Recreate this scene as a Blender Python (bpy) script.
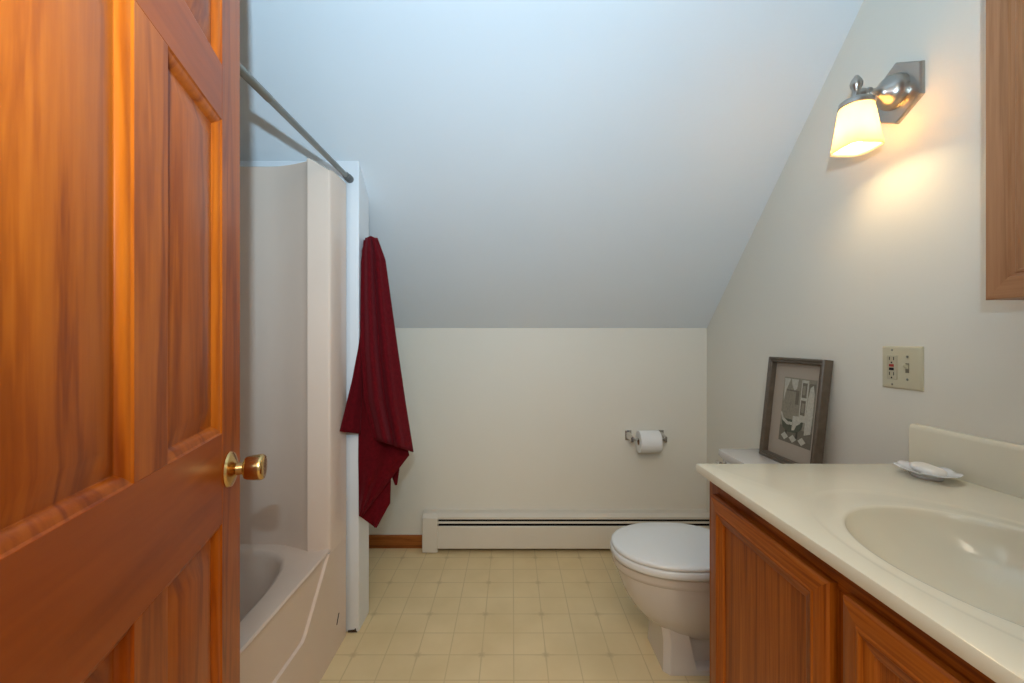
import bpy, bmesh, math, random
from mathutils import Vector, Matrix
R = math.radians
PI = math.pi
random.seed(4)
for o in list(bpy.data.objects):
    bpy.data.objects.remove(o)
S = bpy.context.scene
COL = S.collection

# ------------------------------------------------------------------ camera
CZ = 1.12            # eye height
F = 428.0            # focal length in pixels of the 1024 x 683 frame
cam_d = bpy.data.cameras.new('camera')
cam_d.sensor_width = 36.0
cam_d.lens = F / 1024 * 36.0
cam_d.clip_start = 0.01
cam = bpy.data.objects.new('camera', cam_d)
cam.location = (0, 0, CZ)
cam.rotation_euler = (R(90), 0, 0)
COL.objects.link(cam)
S.camera = cam

# ------------------------------------------------------------------ world, lights, exposure
S.view_settings.view_transform = 'Standard'
S.view_settings.look = 'None'
S.view_settings.gamma = 1.0
S.view_settings.use_curve_mapping = False
S.view_settings.exposure = -0.02
w = bpy.data.worlds.new('world')
S.world = w
w.use_nodes = True
bg = w.node_tree.nodes['Background']
bg.inputs[0].default_value = (1.0, 0.96, 0.88, 1)
bg.inputs[1].default_value = 0.40


def area_light(name, loc, target, sx, sy, power, col):
    l = bpy.data.lights.new(name, 'AREA')
    l.shape = 'RECTANGLE'
    l.size = sx
    l.size_y = sy
    l.energy = power
    l.color = col
    o = bpy.data.objects.new(name, l)
    o.location = loc
    d = Vector(target) - Vector(loc)
    o.rotation_euler = d.to_track_quat('-Z', 'Y').to_euler()
    COL.objects.link(o)
    return o


# the photographer's flash on top of the camera, its head tipped up
area_light('camera_flash', (0.0, -0.10, 1.38), (-0.20, 0.40, 2.18), 0.035, 0.03, 32.0, (0.54, 0.79, 1.0))
# added warm fill light behind the camera, brightens the lower room through the doorway
area_light('warm_fill', (0.1, -0.9, 2.25), (0.0, 1.0, 0.0), 1.2, 0.8, 33.0, (1.0, 0.86, 0.68))

# ------------------------------------------------------------------ helpers
def lin(r, g, b):
    f = lambda c: (c / 255) / 12.92 if c / 255 <= 0.04045 else ((c / 255 + 0.055) / 1.055) ** 2.4
    return (f(r), f(g), f(b), 1.0)


def new_mat(name):
    m = bpy.data.materials.new(name)
    m.use_nodes = True
    nt = m.node_tree
    return m, nt, nt.nodes['Principled BSDF']


def plain(name, col, rough=0.5, metal=0.0, spec=0.5, bump=0.0, bscale=200.0, var=0.03, vscale=6.0, coat=0.0):
    """a paint, plastic or metal with a faint procedural unevenness"""
    m, nt, b = new_mat(name)
    b.inputs['Roughness'].default_value = rough
    b.inputs['Metallic'].default_value = metal
    b.inputs['Specular IOR Level'].default_value = spec
    b.inputs['Coat Weight'].default_value = coat
    b.inputs['Coat Roughness'].default_value = 0.1
    tc = nt.nodes.new('ShaderNodeTexCoord')
    n = nt.nodes.new('ShaderNodeTexNoise')
    n.inputs['Scale'].default_value = vscale
    n.inputs['Detail'].default_value = 3
    nt.links.new(tc.outputs['Object'], n.inputs['Vector'])
    r = nt.nodes.new('ShaderNodeValToRGB')
    r.color_ramp.elements[0].position = 0.3
    r.color_ramp.elements[1].position = 0.7
    r.color_ramp.elements[0].color = tuple(c * (1 - var) for c in col[:3]) + (1,)
    r.color_ramp.elements[1].color = tuple(min(1, c * (1 + var)) for c in col[:3]) + (1,)
    nt.links.new(n.outputs['Fac'], r.inputs['Fac'])
    nt.links.new(r.outputs['Color'], b.inputs['Base Color'])
    if bump > 0:
        n2 = nt.nodes.new('ShaderNodeTexNoise')
        n2.inputs['Scale'].default_value = bscale
        n2.inputs['Detail'].default_value = 2
        nt.links.new(tc.outputs['Object'], n2.inputs['Vector'])
        bp = nt.nodes.new('ShaderNodeBump')
        bp.inputs['Strength'].default_value = bump
        bp.inputs['Distance'].default_value = 0.002
        nt.links.new(n2.outputs['Fac'], bp.inputs['Height'])
        nt.links.new(bp.outputs['Normal'], b.inputs['Normal'])
    return m


def wood(name, light, mid, dark, axis='Z', rough=0.35, dens=1.0, seed=0.0, coarse=0.6):
    """grain running along the given axis of the object"""
    m, nt, b = new_mat(name)
    b.inputs['Roughness'].default_value = rough
    b.inputs['Specular IOR Level'].default_value = 0.2
    tc = nt.nodes.new('ShaderNodeTexCoord')
    mp = nt.nodes.new('ShaderNodeMapping')
    k = 9.0 * dens
    sc = {'X': (0.9, k, k), 'Y': (k, 0.9, k), 'Z': (k, k, 0.9)}[axis]
    mp.inputs['Scale'].default_value = sc
    mp.inputs['Location'].default_value = (seed, seed * 1.7, seed * 0.3)
    nt.links.new(tc.outputs['Object'], mp.inputs['Vector'])
    n1 = nt.nodes.new('ShaderNodeTexNoise')
    n1.inputs['Scale'].default_value = 1.0
    n1.inputs['Detail'].default_value = 5
    n1.inputs['Distortion'].default_value = 0.5
    nt.links.new(mp.outputs['Vector'], n1.inputs['Vector'])
    # contour lines of the slow noise give the cathedral figure
    mul = nt.nodes.new('ShaderNodeMath'); mul.operation = 'MULTIPLY'; mul.inputs[1].default_value = 34.0
    sn = nt.nodes.new('ShaderNodeMath'); sn.operation = 'SINE'
    nt.links.new(n1.outputs['Fac'], mul.inputs[0])
    nt.links.new(mul.outputs[0], sn.inputs[0])
    n2 = nt.nodes.new('ShaderNodeTexNoise')
    n2.inputs['Scale'].default_value = 9.0
    n2.inputs['Detail'].default_value = 4
    nt.links.new(mp.outputs['Vector'], n2.inputs['Vector'])
    def mt(op, p, q, c=None):
        n = nt.nodes.new('ShaderNodeMath'); n.operation = op
        for i, v in enumerate((p, q, c)):
            if v is None: continue
            if isinstance(v, (int, float)): n.inputs[i].default_value = v
            else: nt.links.new(v, n.inputs[i])
        return n.outputs[0]
    fig = mt('POWER', mt('MULTIPLY_ADD', sn.outputs[0], 0.5, 0.5), 3.0)
    v1 = mt('MULTIPLY_ADD', n1.outputs['Fac'], 0.36, 0.24)
    v2 = mt('MULTIPLY_ADD', n2.outputs['Fac'], 0.25, v1)
    v3 = mt('MULTIPLY_ADD', fig, -0.13 * coarse, v2)
    r = nt.nodes.new('ShaderNodeValToRGB')
    e = r.color_ramp.elements
    e[0].position = 0.36; e[0].color = dark
    e[1].position = 0.66; e[1].color = light
    x = e.new(0.51); x.color = mid
    nt.links.new(v3, r.inputs['Fac'])
    nt.links.new(r.outputs['Color'], b.inputs['Base Color'])
    bp = nt.nodes.new('ShaderNodeBump')
    bp.inputs['Strength'].default_value = 0.08
    bp.inputs['Distance'].default_value = 0.001
    nt.links.new(n2.outputs['Fac'], bp.inputs['Height'])
    nt.links.new(bp.outputs['Normal'], b.inputs['Normal'])
    return m


class MB:
    """collects shapes and links them as ONE mesh object"""
    def __init__(self):
        self.v = []; self.f = []; self.mi = []

    def add(self, vs, fs, mi=0):
        k = len(self.v)
        self.v += [tuple(p) for p in vs]
        for f in fs:
            self.f.append(tuple(i + k for i in f)); self.mi.append(mi)
        return self

    def box(self, x0, x1, y0, y1, z0, z1, mi=0):
        vs = [(x, y, z) for x in (x0, x1) for y in (y0, y1) for z in (z0, z1)]
        fs = [(0, 1, 3, 2), (4, 6, 7, 5), (0, 4, 5, 1), (2, 3, 7, 6), (0, 2, 6, 4), (1, 5, 7, 3)]
        return self.add(vs, fs, mi)

    def loops(self, L, cap0=True, cap1=True, mi=0, closed=True):
        n = len(L[0])
        vs = [p for l in L for p in l]
        fs = []
        for i in range(len(L) - 1):
            for j in range(n if closed else n - 1):
                a = i * n + j; b = i * n + (j + 1) % n
                fs.append((a, b, b + n, a + n))
        if cap0: fs.append(tuple(range(n))[::-1])
        if cap1: fs.append(tuple((len(L) - 1) * n + j for j in range(n)))
        return self.add(vs, fs, mi)

    def lathe(self, prof, origin, axis, n=32, cap0=True, cap1=True, mi=0):
        """prof: list of (radius, distance along axis)"""
        ax = Vector(axis).normalized()
        t = Vector((0, 0, 1)) if abs(ax.z) < 0.9 else Vector((1, 0, 0))
        u = ax.cross(t).normalized(); v = ax.cross(u)
        o = Vector(origin)
        L = [[o + ax * h + (u * math.cos(2 * PI * k / n) + v * math.sin(2 * PI * k / n)) * r for k in range(n)] for r, h in prof]
        return self.loops(L, cap0, cap1, mi)

    def tube(self, pts, rad, n=12, mi=0):
        P = [Vector(p) for p in pts]
        L = []
        ref = None
        for i, p in enumerate(P):
            d = (P[min(i + 1, len(P) - 1)] - P[max(i - 1, 0)]).normalized()
            if ref is None:
                ref = Vector((0, 0, 1)) if abs(d.z) < 0.9 else Vector((1, 0, 0))
            u = d.cross(ref).normalized(); v = u.cross(d).normalized(); ref = v
            r = rad[i] if isinstance(rad, (list, tuple)) else rad
            L.append([p + (u * math.cos(2 * PI * k / n) + v * math.sin(2 * PI * k / n)) * r for k in range(n)])
        return self.loops(L, True, True, mi)

    def prism(self, poly, a, b, plane='yz', mi=0):
        """polygon in one plane pushed from a to b along the remaining axis"""
        def P(p, h):
            return {'yz': (h, p[0], p[1]), 'xz': (p[0], h, p[1]), 'xy': (p[0], p[1], h)}[plane]
        return self.loops([[P(p, a) for p in poly], [P(p, b) for p in poly]], True, True, mi)

    def build(self, name, mats, parent=None, smooth=True, angle=35, bevel=0.0, segs=2, solid=0.0, subsurf=0, origin=None):
        me = bpy.data.meshes.new(name)
        off = Vector((0, 0, 0))
        if parent is not None and parent.get('_off') is not None:
            off = Vector(parent['_off'])
        if origin is not None:
            off = Vector(origin)
        me.from_pydata([tuple(Vector(p) - off) for p in self.v], [], self.f)
        bm = bmesh.new(); bm.from_mesh(me)
        bmesh.ops.remove_doubles(bm, verts=bm.verts, dist=1e-6)
        bmesh.ops.recalc_face_normals(bm, faces=bm.faces)
        bm.to_mesh(me); bm.free()
        if not isinstance(mats, (list, tuple)): mats = [mats]
        for m in mats: me.materials.append(m)
        if len(mats) > 1:
            for p, i in zip(me.polygons, self.mi): p.material_index = i
        if smooth:
            for p in me.polygons: p.use_smooth = True
            me.set_sharp_from_angle(angle=R(angle))
        o = bpy.data.objects.new(name, me)
        COL.objects.link(o)
        if parent is not None:
            o.parent = parent
            o['_off'] = tuple(off)
        else:
            o.location = off
            o['_off'] = tuple(off)
        if solid:
            s = o.modifiers.new('thickness', 'SOLIDIFY'); s.thickness = solid; s.offset = 0
        if subsurf:
            s = o.modifiers.new('smooth', 'SUBSURF'); s.levels = subsurf; s.render_levels = subsurf
        if bevel:
            s = o.modifiers.new('bevel', 'BEVEL'); s.width = bevel; s.segments = segs
            s.limit_method = 'ANGLE'; s.angle_limit = R(40)
            s.harden_normals = False
        return o


def tag(o, label, cat=None, group=None, kind=None):
    o['label'] = label
    if cat: o['category'] = cat
    if group: o['group'] = group
    if kind: o['kind'] = kind
    return o


def thing(name, loc, label, cat, group=None, kind=None, rz=0.0):
    o = bpy.data.objects.new(name, None)
    o.empty_display_size = 0.05
    o.location = loc
    o.rotation_euler = (0, 0, rz)
    o['_off'] = tuple(loc) if rz == 0 else (0.0, 0.0, 0.0)
    COL.objects.link(o)
    return tag(o, label, cat, group, kind)


def px(x, y, d):
    """point of the room at distance d that the camera sees at pixel x, y"""
    return Vector(((x - 512) * d / F, d, CZ + (341.5 - y) * d / F))


def sup(cx, cy, a, b, e, z, n=48, egg=0.0):
    """superellipse loop at height z (e = 2 is an ellipse); egg narrows the -x end"""
    out = []
    for k in range(n):
        t = 2 * PI * k / n
        c, s = math.cos(t), math.sin(t)
        x = a * math.copysign(abs(c) ** (2 / e), c)
        y = b * math.copysign(abs(s) ** (2 / e), s)
        y *= 1 + egg * (x / a)
        out.append((cx + x, cy + y, z))
    return out


# ------------------------------------------------------------------ materials
M = {}
M['wall'] = plain('cream_wall_paint', lin(226, 221, 208), 0.55, bump=0.04, bscale=160, var=0.012, vscale=2)
M['ceil'] = plain('white_ceiling_paint', lin(222, 227, 230), 0.6, bump=0.04, bscale=140, var=0.012, vscale=2)
M['trimwhite'] = plain('white_gloss_paint', lin(228, 231, 234), 0.35, var=0.012, vscale=3)
M['fiber'] = plain('beige_fibreglass', lin(224, 203, 186), 0.22, var=0.012, vscale=4)
M['marble'] = plain('cultured_marble', lin(226, 218, 196), 0.16, var=0.03, vscale=5)
M['china'] = plain('biscuit_china', lin(211, 205, 200), 0.12, var=0.01, coat=0.4)
M['seat'] = plain('white_seat_plastic', lin(226, 229, 230), 0.25, var=0.01)
M['heater'] = plain('cream_enamel', lin(216, 209, 196), 0.4, var=0.015)
M['black'] = plain('dark_gap', lin(22, 20, 19), 0.8)
M['nickel'] = plain('brushed_nickel', lin(178, 172, 165), 0.28, metal=1.0)
M['rod'] = plain('satin_steel', lin(150, 148, 140), 0.38, metal=1.0)
M['chrome'] = plain('chrome', lin(210, 208, 205), 0.08, metal=1.0)
M['brass'] = plain('polished_brass', lin(214, 176, 116), 0.22, metal=1.0)
M['paper'] = plain('tissue_paper', lin(232, 231, 229), 0.9, bump=0.1, bscale=300)
M['card'] = plain('brown_card', lin(140, 110, 82), 0.8)
M['ivory'] = plain('ivory_plastic', lin(200, 191, 162), 0.35, var=0.01)
M['ivory_d'] = plain('ivory_plastic_darker', lin(186, 177, 150), 0.35, var=0.01)  # slightly darker ivory for the outlet body
M['red'] = plain('red_button', lin(160, 40, 30), 0.4)
M['porcelain'] = plain('white_porcelain', lin(226, 228, 232), 0.15, var=0.01)
M['soap'] = plain('soap', lin(236, 232, 224), 0.45, var=0.02)
M['frame'] = plain('grey_brown_frame', lin(92, 80, 66), 0.4, var=0.15, vscale=40)
M['mat'] = plain('taupe_mat_board', lin(170, 156, 140), 0.8, var=0.01)
M['wood_v'] = wood('cherry_grain_upright', lin(196, 102, 24), lin(174, 83, 14), lin(136, 56, 7), 'Z', 0.28, 1.3, 3.1, 0.9)
M['wood_h'] = wood('cherry_grain_across', lin(174, 82, 16), lin(160, 71, 11), lin(138, 57, 7), 'X', 0.28, 1.0, 7.7, 0.4)
M['oak_v'] = wood('oak_grain_upright', lin(186, 106, 32), lin(152, 77, 15), lin(106, 48, 8), 'Z', 0.34, 4.5, 1.3, 0.6)
M['oak_h'] = wood('oak_grain_across', lin(186, 106, 32), lin(152, 77, 15), lin(106, 48, 8), 'Y', 0.34, 3.6, 5.3, 0.9)
M['oak_x'] = wood('oak_grain_skirting', lin(176, 108, 50), lin(150, 86, 36), lin(112, 60, 24), 'X', 0.4, 2.4, 2.3, 0.9)
M['cab_v'] = wood('cabinet_grain_upright', lin(184, 132, 92), lin(170, 118, 80), lin(148, 98, 62), 'Z', 0.4, 2.6, 9.3, 0.8)
M['cab_h'] = wood('cabinet_grain_across', lin(184, 132, 92), lin(170, 118, 80), lin(148, 98, 62), 'Y', 0.4, 2.6, 4.3, 0.8)


def towel_mat():
    m, nt, b = new_mat('burgundy_terry')
    b.inputs['Roughness'].default_value = 0.95
    b.inputs['Specular IOR Level'].default_value = 0.1
    b.inputs['Sheen Weight'].default_value = 0.22
    b.inputs['Sheen Roughness'].default_value = 0.5
    b.inputs['Sheen Tint'].default_value = lin(190, 90, 100)
    tc = nt.nodes.new('ShaderNodeTexCoord')
    n = nt.nodes.new('ShaderNodeTexNoise'); n.inputs['Scale'].default_value = 260; n.inputs['Detail'].default_value = 3
    n3 = nt.nodes.new('ShaderNodeTexNoise'); n3.inputs['Scale'].default_value = 70; n3.inputs['Detail'].default_value = 3
    nt.links.new(tc.outputs['Object'], n.inputs['Vector'])
    nt.links.new(tc.outputs['Object'], n3.inputs['Vector'])
    ad = nt.nodes.new('ShaderNodeMath'); ad.operation = 'MULTIPLY_ADD'; ad.inputs[1].default_value = 0.5
    nt.links.new(n3.outputs['Fac'], ad.inputs[0])
    hl = nt.nodes.new('ShaderNodeMath'); hl.operation = 'MULTIPLY'; hl.inputs[1].default_value = 0.5
    nt.links.new(n.outputs['Fac'], hl.inputs[0]); nt.links.new(hl.outputs[0], ad.inputs[2])
    r = nt.nodes.new('ShaderNodeValToRGB')
    r.color_ramp.elements[0].position = 0.30; r.color_ramp.elements[0].color = lin(78, 8, 14)
    r.color_ramp.elements[1].position = 0.74; r.color_ramp.elements[1].color = lin(106, 14, 24)
    nt.links.new(ad.outputs[0], r.inputs['Fac'])
    nt.links.new(r.outputs['Color'], b.inputs['Base Color'])
    bp = nt.nodes.new('ShaderNodeBump'); bp.inputs['Strength'].default_value = 0.9; bp.inputs['Distance'].default_value = 0.003
    nt.links.new(ad.outputs[0], bp.inputs['Height'])
    nt.links.new(bp.outputs['Normal'], b.inputs['Normal'])
    return m


M['towel'] = towel_mat()


def floor_mat():
    TS = 0.1147
    m, nt, b = new_mat('vinyl_tile_sheet')
    b.inputs['Roughness'].default_value = 0.38
    tc = nt.nodes.new('ShaderNodeTexCoord')
    sp = nt.nodes.new('ShaderNodeSeparateXYZ')
    nt.links.new(tc.outputs['Object'], sp.inputs[0])

    def mt(op, a, b_=None, c=None):
        n = nt.nodes.new('ShaderNodeMath'); n.operation = op
        for i, q in enumerate((a, b_, c)):
            if q is None: continue
            if isinstance(q, (int, float)): n.inputs[i].default_value = q
            else: nt.links.new(q, n.inputs[i])
        return n.outputs[0]

    def near(coord, off, per):            # distance to the nearest line of a family
        u = mt('DIVIDE', mt('SUBTRACT', coord, off), per)
        return mt('MULTIPLY', mt('ABSOLUTE', mt('SUBTRACT', u, mt('ROUND', u))), per)
    dx = near(sp.outputs[0], 0.006, TS); dy = near(sp.outputs[1], 1.530, TS)
    d = mt('MINIMUM', dx, dy)
    ex = near(sp.outputs[0], 0.006 + TS, 2 * TS); ey = near(sp.outputs[1], 1.530, 2 * TS)
    rad = mt('SQRT', mt('ADD', mt('MULTIPLY', ex, ex), mt('MULTIPLY', ey, ey)))
    cross = mt('MINIMUM', ex, ey)
    nz = nt.nodes.new('ShaderNodeTexNoise'); nz.inputs['Scale'].default_value = 130; nz.inputs['Detail'].default_value = 2
    nt.links.new(tc.outputs['Object'], nz.inputs['Vector'])
    nl = nt.nodes.new('ShaderNodeTexNoise'); nl.inputs['Scale'].default_value = 5; nl.inputs['Detail'].default_value = 4
    nt.links.new(tc.outputs['Object'], nl.inputs['Vector'])

    def ramp(v, a, c):                    # 1 at a falling to 0 at c
        n = nt.nodes.new('ShaderNodeMapRange'); n.interpolation_type = 'SMOOTHSTEP'
        n.inputs['From Min'].default_value = a; n.inputs['From Max'].default_value = c
        n.inputs['To Min'].default_value = 1.0; n.inputs['To Max'].default_value = 0.0
        nt.links.new(v, n.inputs['Value']); return n.outputs[0]
    line = mt('MULTIPLY', ramp(d, 0.0006, 0.0028), mt('MULTIPLY_ADD', nl.outputs['Fac'], 0.9, 0.1))
    star = mt('MULTIPLY', ramp(mt('ADD', rad, mt('MULTIPLY', nz.outputs['Fac'], 0.012)), 0.008, 0.026), 0.55)
    petal = mt('MULTIPLY', mt('MULTIPLY', ramp(rad, 0.02, 0.05), ramp(cross, 0.001, 0.006)), 0.32)
    g = mt('MINIMUM', mt('MAXIMUM', mt('MAXIMUM', mt('MULTIPLY', line, 0.75), star), petal), 1.0)
    base = nt.nodes.new('ShaderNodeValToRGB')
    base.color_ramp.elements[0].position = 0.3; base.color_ramp.elements[0].color = lin(220, 197, 150)
    base.color_ramp.elements[1].position = 0.7; base.color_ramp.elements[1].color = lin(231, 209, 164)
    nt.links.new(nl.outputs['Fac'], base.inputs['Fac'])
    mx = nt.nodes.new('ShaderNodeMix'); mx.data_type = 'RGBA'
    nt.links.new(g, mx.inputs['Factor'])
    nt.links.new(base.outputs['Color'], mx.inputs['A'])
    mx.inputs['B'].default_value = lin(172, 148, 108)
    nt.links.new(mx.outputs['Result'], b.inputs['Base Color'])
    bp = nt.nodes.new('ShaderNodeBump'); bp.inputs['Strength'].default_value = 0.25; bp.inputs['Distance'].default_value = 0.001
    bp.invert = True
    nt.links.new(g, bp.inputs['Height']); nt.links.new(bp.outputs['Normal'], b.inputs['Normal'])
    return m


M['floor'] = floor_mat()


def glow(name, col, strength, base=None):
    m, nt, b = new_mat(name)
    b.inputs['Base Color'].default_value = base or col
    b.inputs['Emission Color'].default_value = col
    b.inputs['Emission Strength'].default_value = strength
    b.inputs['Roughness'].default_value = 0.4
    n = nt.nodes.new('ShaderNodeTexNoise'); n.inputs['Scale'].default_value = 60
    bp = nt.nodes.new('ShaderNodeBump'); bp.inputs['Strength'].default_value = 0.1
    nt.links.new(n.outputs['Fac'], bp.inputs['Height']); nt.links.new(bp.outputs['Normal'], b.inputs['Normal'])
    return m


def frosted():
    m = bpy.data.materials.new('frosted_lit_glass'); m.use_nodes = True
    nt = m.node_tree
    b = nt.nodes['Principled BSDF']; out = nt.nodes['Material Output']
    b.inputs['Base Color'].default_value = (1, 0.93, 0.8, 1); b.inputs['Roughness'].default_value = 0.3
    tr = nt.nodes.new('ShaderNodeBsdfTranslucent'); tr.inputs['Color'].default_value = (0.80, 0.68, 0.47, 1)
    n = nt.nodes.new('ShaderNodeTexNoise'); n.inputs['Scale'].default_value = 40
    r = nt.nodes.new('ShaderNodeMapRange'); r.inputs['To Min'].default_value = 0.7; r.inputs['To Max'].default_value = 0.85
    nt.links.new(n.outputs['Fac'], r.inputs['Value'])
    mx = nt.nodes.new('ShaderNodeMixShader')
    nt.links.new(r.outputs['Result'], mx.inputs['Fac'])
    nt.links.new(b.outputs[0], mx.inputs[1]); nt.links.new(tr.outputs[0], mx.inputs[2])
    nt.links.new(mx.outputs[0], out.inputs['Surface'])
    return m


M['shade'] = frosted()
M['bulb'] = glow('lit_bulb', (1.0, 0.72, 0.38, 1), 110.0)

# ------------------------------------------------------------------ the room shell
XR, XL, YB, YF = 1.061, -1.42, 2.33, 0.19
KW = 1.193           # height of the knee wall
SL = 0.919           # rise of the slope per metre
ZC = 2.32            # flat ceiling


def zs(y):
    return min(ZC, KW + SL * (YB - y))


YC = YB - (ZC - KW) / SL
tag(MB().box(XL - 0.12, XR + 0.12, -3.0, YB + 0.12, -0.08, 0).build('floor', M['floor'], smooth=False),
    'cream vinyl floor printed with small square tiles', 'floor', kind='structure')
tag(MB().box(XL - 0.1, XR + 0.1, YB, YB + 0.1, 0, KW + 0.05).build('wall_back', M['wall'], smooth=False),
    'low cream knee wall below the sloped ceiling', 'wall', kind='structure')
side = [(YF - 0.11, 0), (YB, 0), (YB, KW), (YC, ZC), (YF - 0.11, ZC)]
tag(MB().prism(side, XR, XR + 0.1).build('wall_right', M['wall'], smooth=False),
    'cream wall on the right behind vanity and toilet', 'wall', kind='structure')
tag(MB().prism(side, XL - 0.1, XL).build('wall_left', M['wall'], smooth=False),
    'cream wall behind the bathtub', 'wall', kind='structure')
cz = [(YB + 0.1, KW - 0.09), (YB + 0.1, KW + 0.05), (YC + 0.02, ZC + 0.12), (YF - 0.11, ZC + 0.12), (YF - 0.11, ZC), (YC, ZC), (YB, KW)]
tag(MB().prism(cz, XL - 0.1, XR + 0.1).build('ceiling', M['ceil'], smooth=False),
    'white sloped ceiling running down to the knee wall', 'ceiling', kind='structure')
# wall with the doorway the camera stands in
DX0, DX1, DH = -0.37, 0.46, 2.05
fw = MB()
fw.box(XL, DX0, YF - 0.11, YF, 0, ZC)
fw.box(DX1, XR, YF - 0.11, YF, 0, ZC)
fw.box(DX0, DX1, YF - 0.11, YF, DH, ZC)
tag(fw.build('wall_front', M['wall'], smooth=False), 'cream wall with the open doorway', 'wall', kind='structure')
# stub wall closing the far end of the tub alcove
WY0, WY1, WX = 1.65, 1.768, -0.590
sw = [(WY0, 0), (WY1, 0), (WY1, zs(WY1)), (WY0, zs(WY0))]
tag(MB().prism(sw, XL, WX).build('wall_alcove', M['trimwhite'], smooth=True, bevel=0.004),
    'white painted stub wall at the end of the bathtub', 'wall', kind='structure')
tag(MB().prism([(YB - 0.013, 0), (YB, 0), (YB, 0.068), (YB - 0.008, 0.068), (YB - 0.013, 0.062)], XL, -0.477).build('baseboard_back', M['oak_x'], smooth=False),
    'brown wooden baseboard between stub wall and heater', 'baseboard', kind='structure')

# ------------------------------------------------------------------ six panel door, swung open beside the tub
DW, DT = 0.682, 0.036
ang = R(106.75)
E = Vector((-0.5465, 0.860))
dv = Vector((math.cos(ang), math.sin(ang)))
hinge = E - dv * DW
door = thing('door_1', (hinge.x, hinge.y, 0.0), 'open six-panel cherry door with brass knob, left of the tub', 'door', kind='structure', rz=ang)
ST, PW = 0.100, 0.200
xs = [0, ST, ST + PW, DW - ST - PW, DW - ST, DW]
zr = [(0.012, 0.25), (0.795, 0.956), (1.516, 1.614), (1.925, 2.035)]
for a, b_ in ((xs[0], xs[1]), (xs[4], xs[5])):
    MB().box(a, b_, 0, DT, zr[0][0], zr[-1][1]).build('stile', M['wood_v'], door, bevel=0.0012)
for a, b_ in zr:
    MB().box(xs[1], xs[4], 0, DT, a, b_).build('rail', M['wood_h'], door, bevel=0.0008)
for i in range(3):
    MB().box(xs[2], xs[3], 0, DT, zr[i][1], zr[i + 1][0]).build('mullion', M['wood_v'], door, bevel=0.0008)


def rect(x0, x1, z0, z1, i, y):
    return [(x0 + i, y, z0 + i), (x1 - i, y, z0 + i), (x1 - i, y, z1 - i), (x0 + i, y, z1 - i)]


for i in range(3):
    for a, b_ in ((xs[1], xs[2]), (xs[3], xs[4])):
        z0, z1 = zr[i][1], zr[i + 1][0]
        p = MB()
        prof = [(0.0, 0.0005), (0.002, 0.0025), (0.0055, 0.0034), (0.009, 0.0052), (0.0125, 0.0085), (0.0145, 0.0120), (0.0160, 0.0125), (0.018, 0.0120),
                (0.045, 0.0060), (0.049, 0.0050)]
        p.loops([rect(a, b_, z0, z1, q, y) for q, y in prof], False, True)
        p.loops([rect(a, b_, z0, z1, q, DT - y) for q, y in prof], False, True)
        p.build('panel', M['wood_v'], door, angle=20)
# knob
kx, kz = DW - 0.066, 0.882
k = MB()
k.lathe([(0.0, -0.001), (0.031, -0.001), (0.033, 0.002), (0.031, 0.006), (0.022, 0.010), (0.016, 0.012), (0.012, 0.014), (0.011, 0.024),
         (0.013, 0.027)], (kx, 0, kz), (0, -1, 0), 36, False, True)
rose = k.build('door_knob', M['brass'], door)
rose['label'] = 'polished brass round door knob'
k = MB()
k.lathe([(0.012, 0.024), (0.0195, 0.0275), (0.0215, 0.031), (0.0235, 0.044), (0.0242, 0.052), (0.0238, 0.0565), (0.0215, 0.0595), (0.015, 0.0605), (0.0, 0.0605)],
        (kx, 0, kz), (0, -1, 0), 36, True, False)
k.build('knob_grip', M['brass'], rose, angle=50)
k = MB()
k.lathe([(0.031, 0.0), (0.033, 0.003), (0.022, 0.010), (0.012, 0.014), (0.011, 0.026), (0.0185, 0.030), (0.0262, 0.050), (0.024, 0.0595), (0.0, 0.0605)],
        (kx, DT, kz), (0, 1, 0), 32, True, False)
k.build('door_knob', M['brass'], door)['label'] = 'polished brass round door knob on the tub side'
MB().box(DW - 0.0005, DW + 0.0015, 0.006, DT - 0.006, kz - 0.028, kz + 0.028).build('latch_plate', M['brass'], door, smooth=False)

# ------------------------------------------------------------------ bathtub and surround, one fibreglass unit
TX0, TX1 = XL + 0.005, -0.633
TY0, TY1 = YF + 0.005, 1.632
RZ = 0.396
tub = thing('bathtub', ((TX0 + TX1) / 2, (TY0 + TY1) / 2, 0), 'beige fibreglass bathtub with tall moulded surround behind the door', 'bathtub')
bcx, bcy = (TX0 + TX1) / 2 - 0.005, 0.857
TYR = 1.56
N = 72


def rectray(cx, cy, x0, x1, y0, y1, z, n, r=0.0):
    """points of a rectangle (corners included) at evenly spread ray angles about cx, cy"""
    angs = [2 * PI * k / n for k in range(n)]
    for X in (x0, x1):
        for Y in (y0, y1):
            a = math.atan2(Y - cy, X - cx) % (2 * PI)
            i = min(range(n), key=lambda q: min(abs(angs[q] - a), 2 * PI - abs(angs[q] - a)))
            angs[i] = a
    out = []
    for a in angs:
        c, s = math.cos(a), math.sin(a)
        tx = ((x1 if c > 0 else x0) - cx) / c if abs(c) > 1e-9 else 1e9
        ty = ((y1 if s > 0 else y0) - cy) / s if abs(s) > 1e-9 else 1e9
        t = min(tx, ty)
        out.append((cx + c * t, cy + s * t, z))
    return out


def supray(cx, cy, a, b, e, z, n):
    """superellipse sampled by ray angle"""
    out = []
    for k in range(n):
        t = 2 * PI * k / n
        c, s = math.cos(t), math.sin(t)
        r = (abs(c / a) ** e + abs(s / b) ** e) ** (-1 / e)
        out.append((cx + c * r, cy + s * r, z))
    return out


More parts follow.
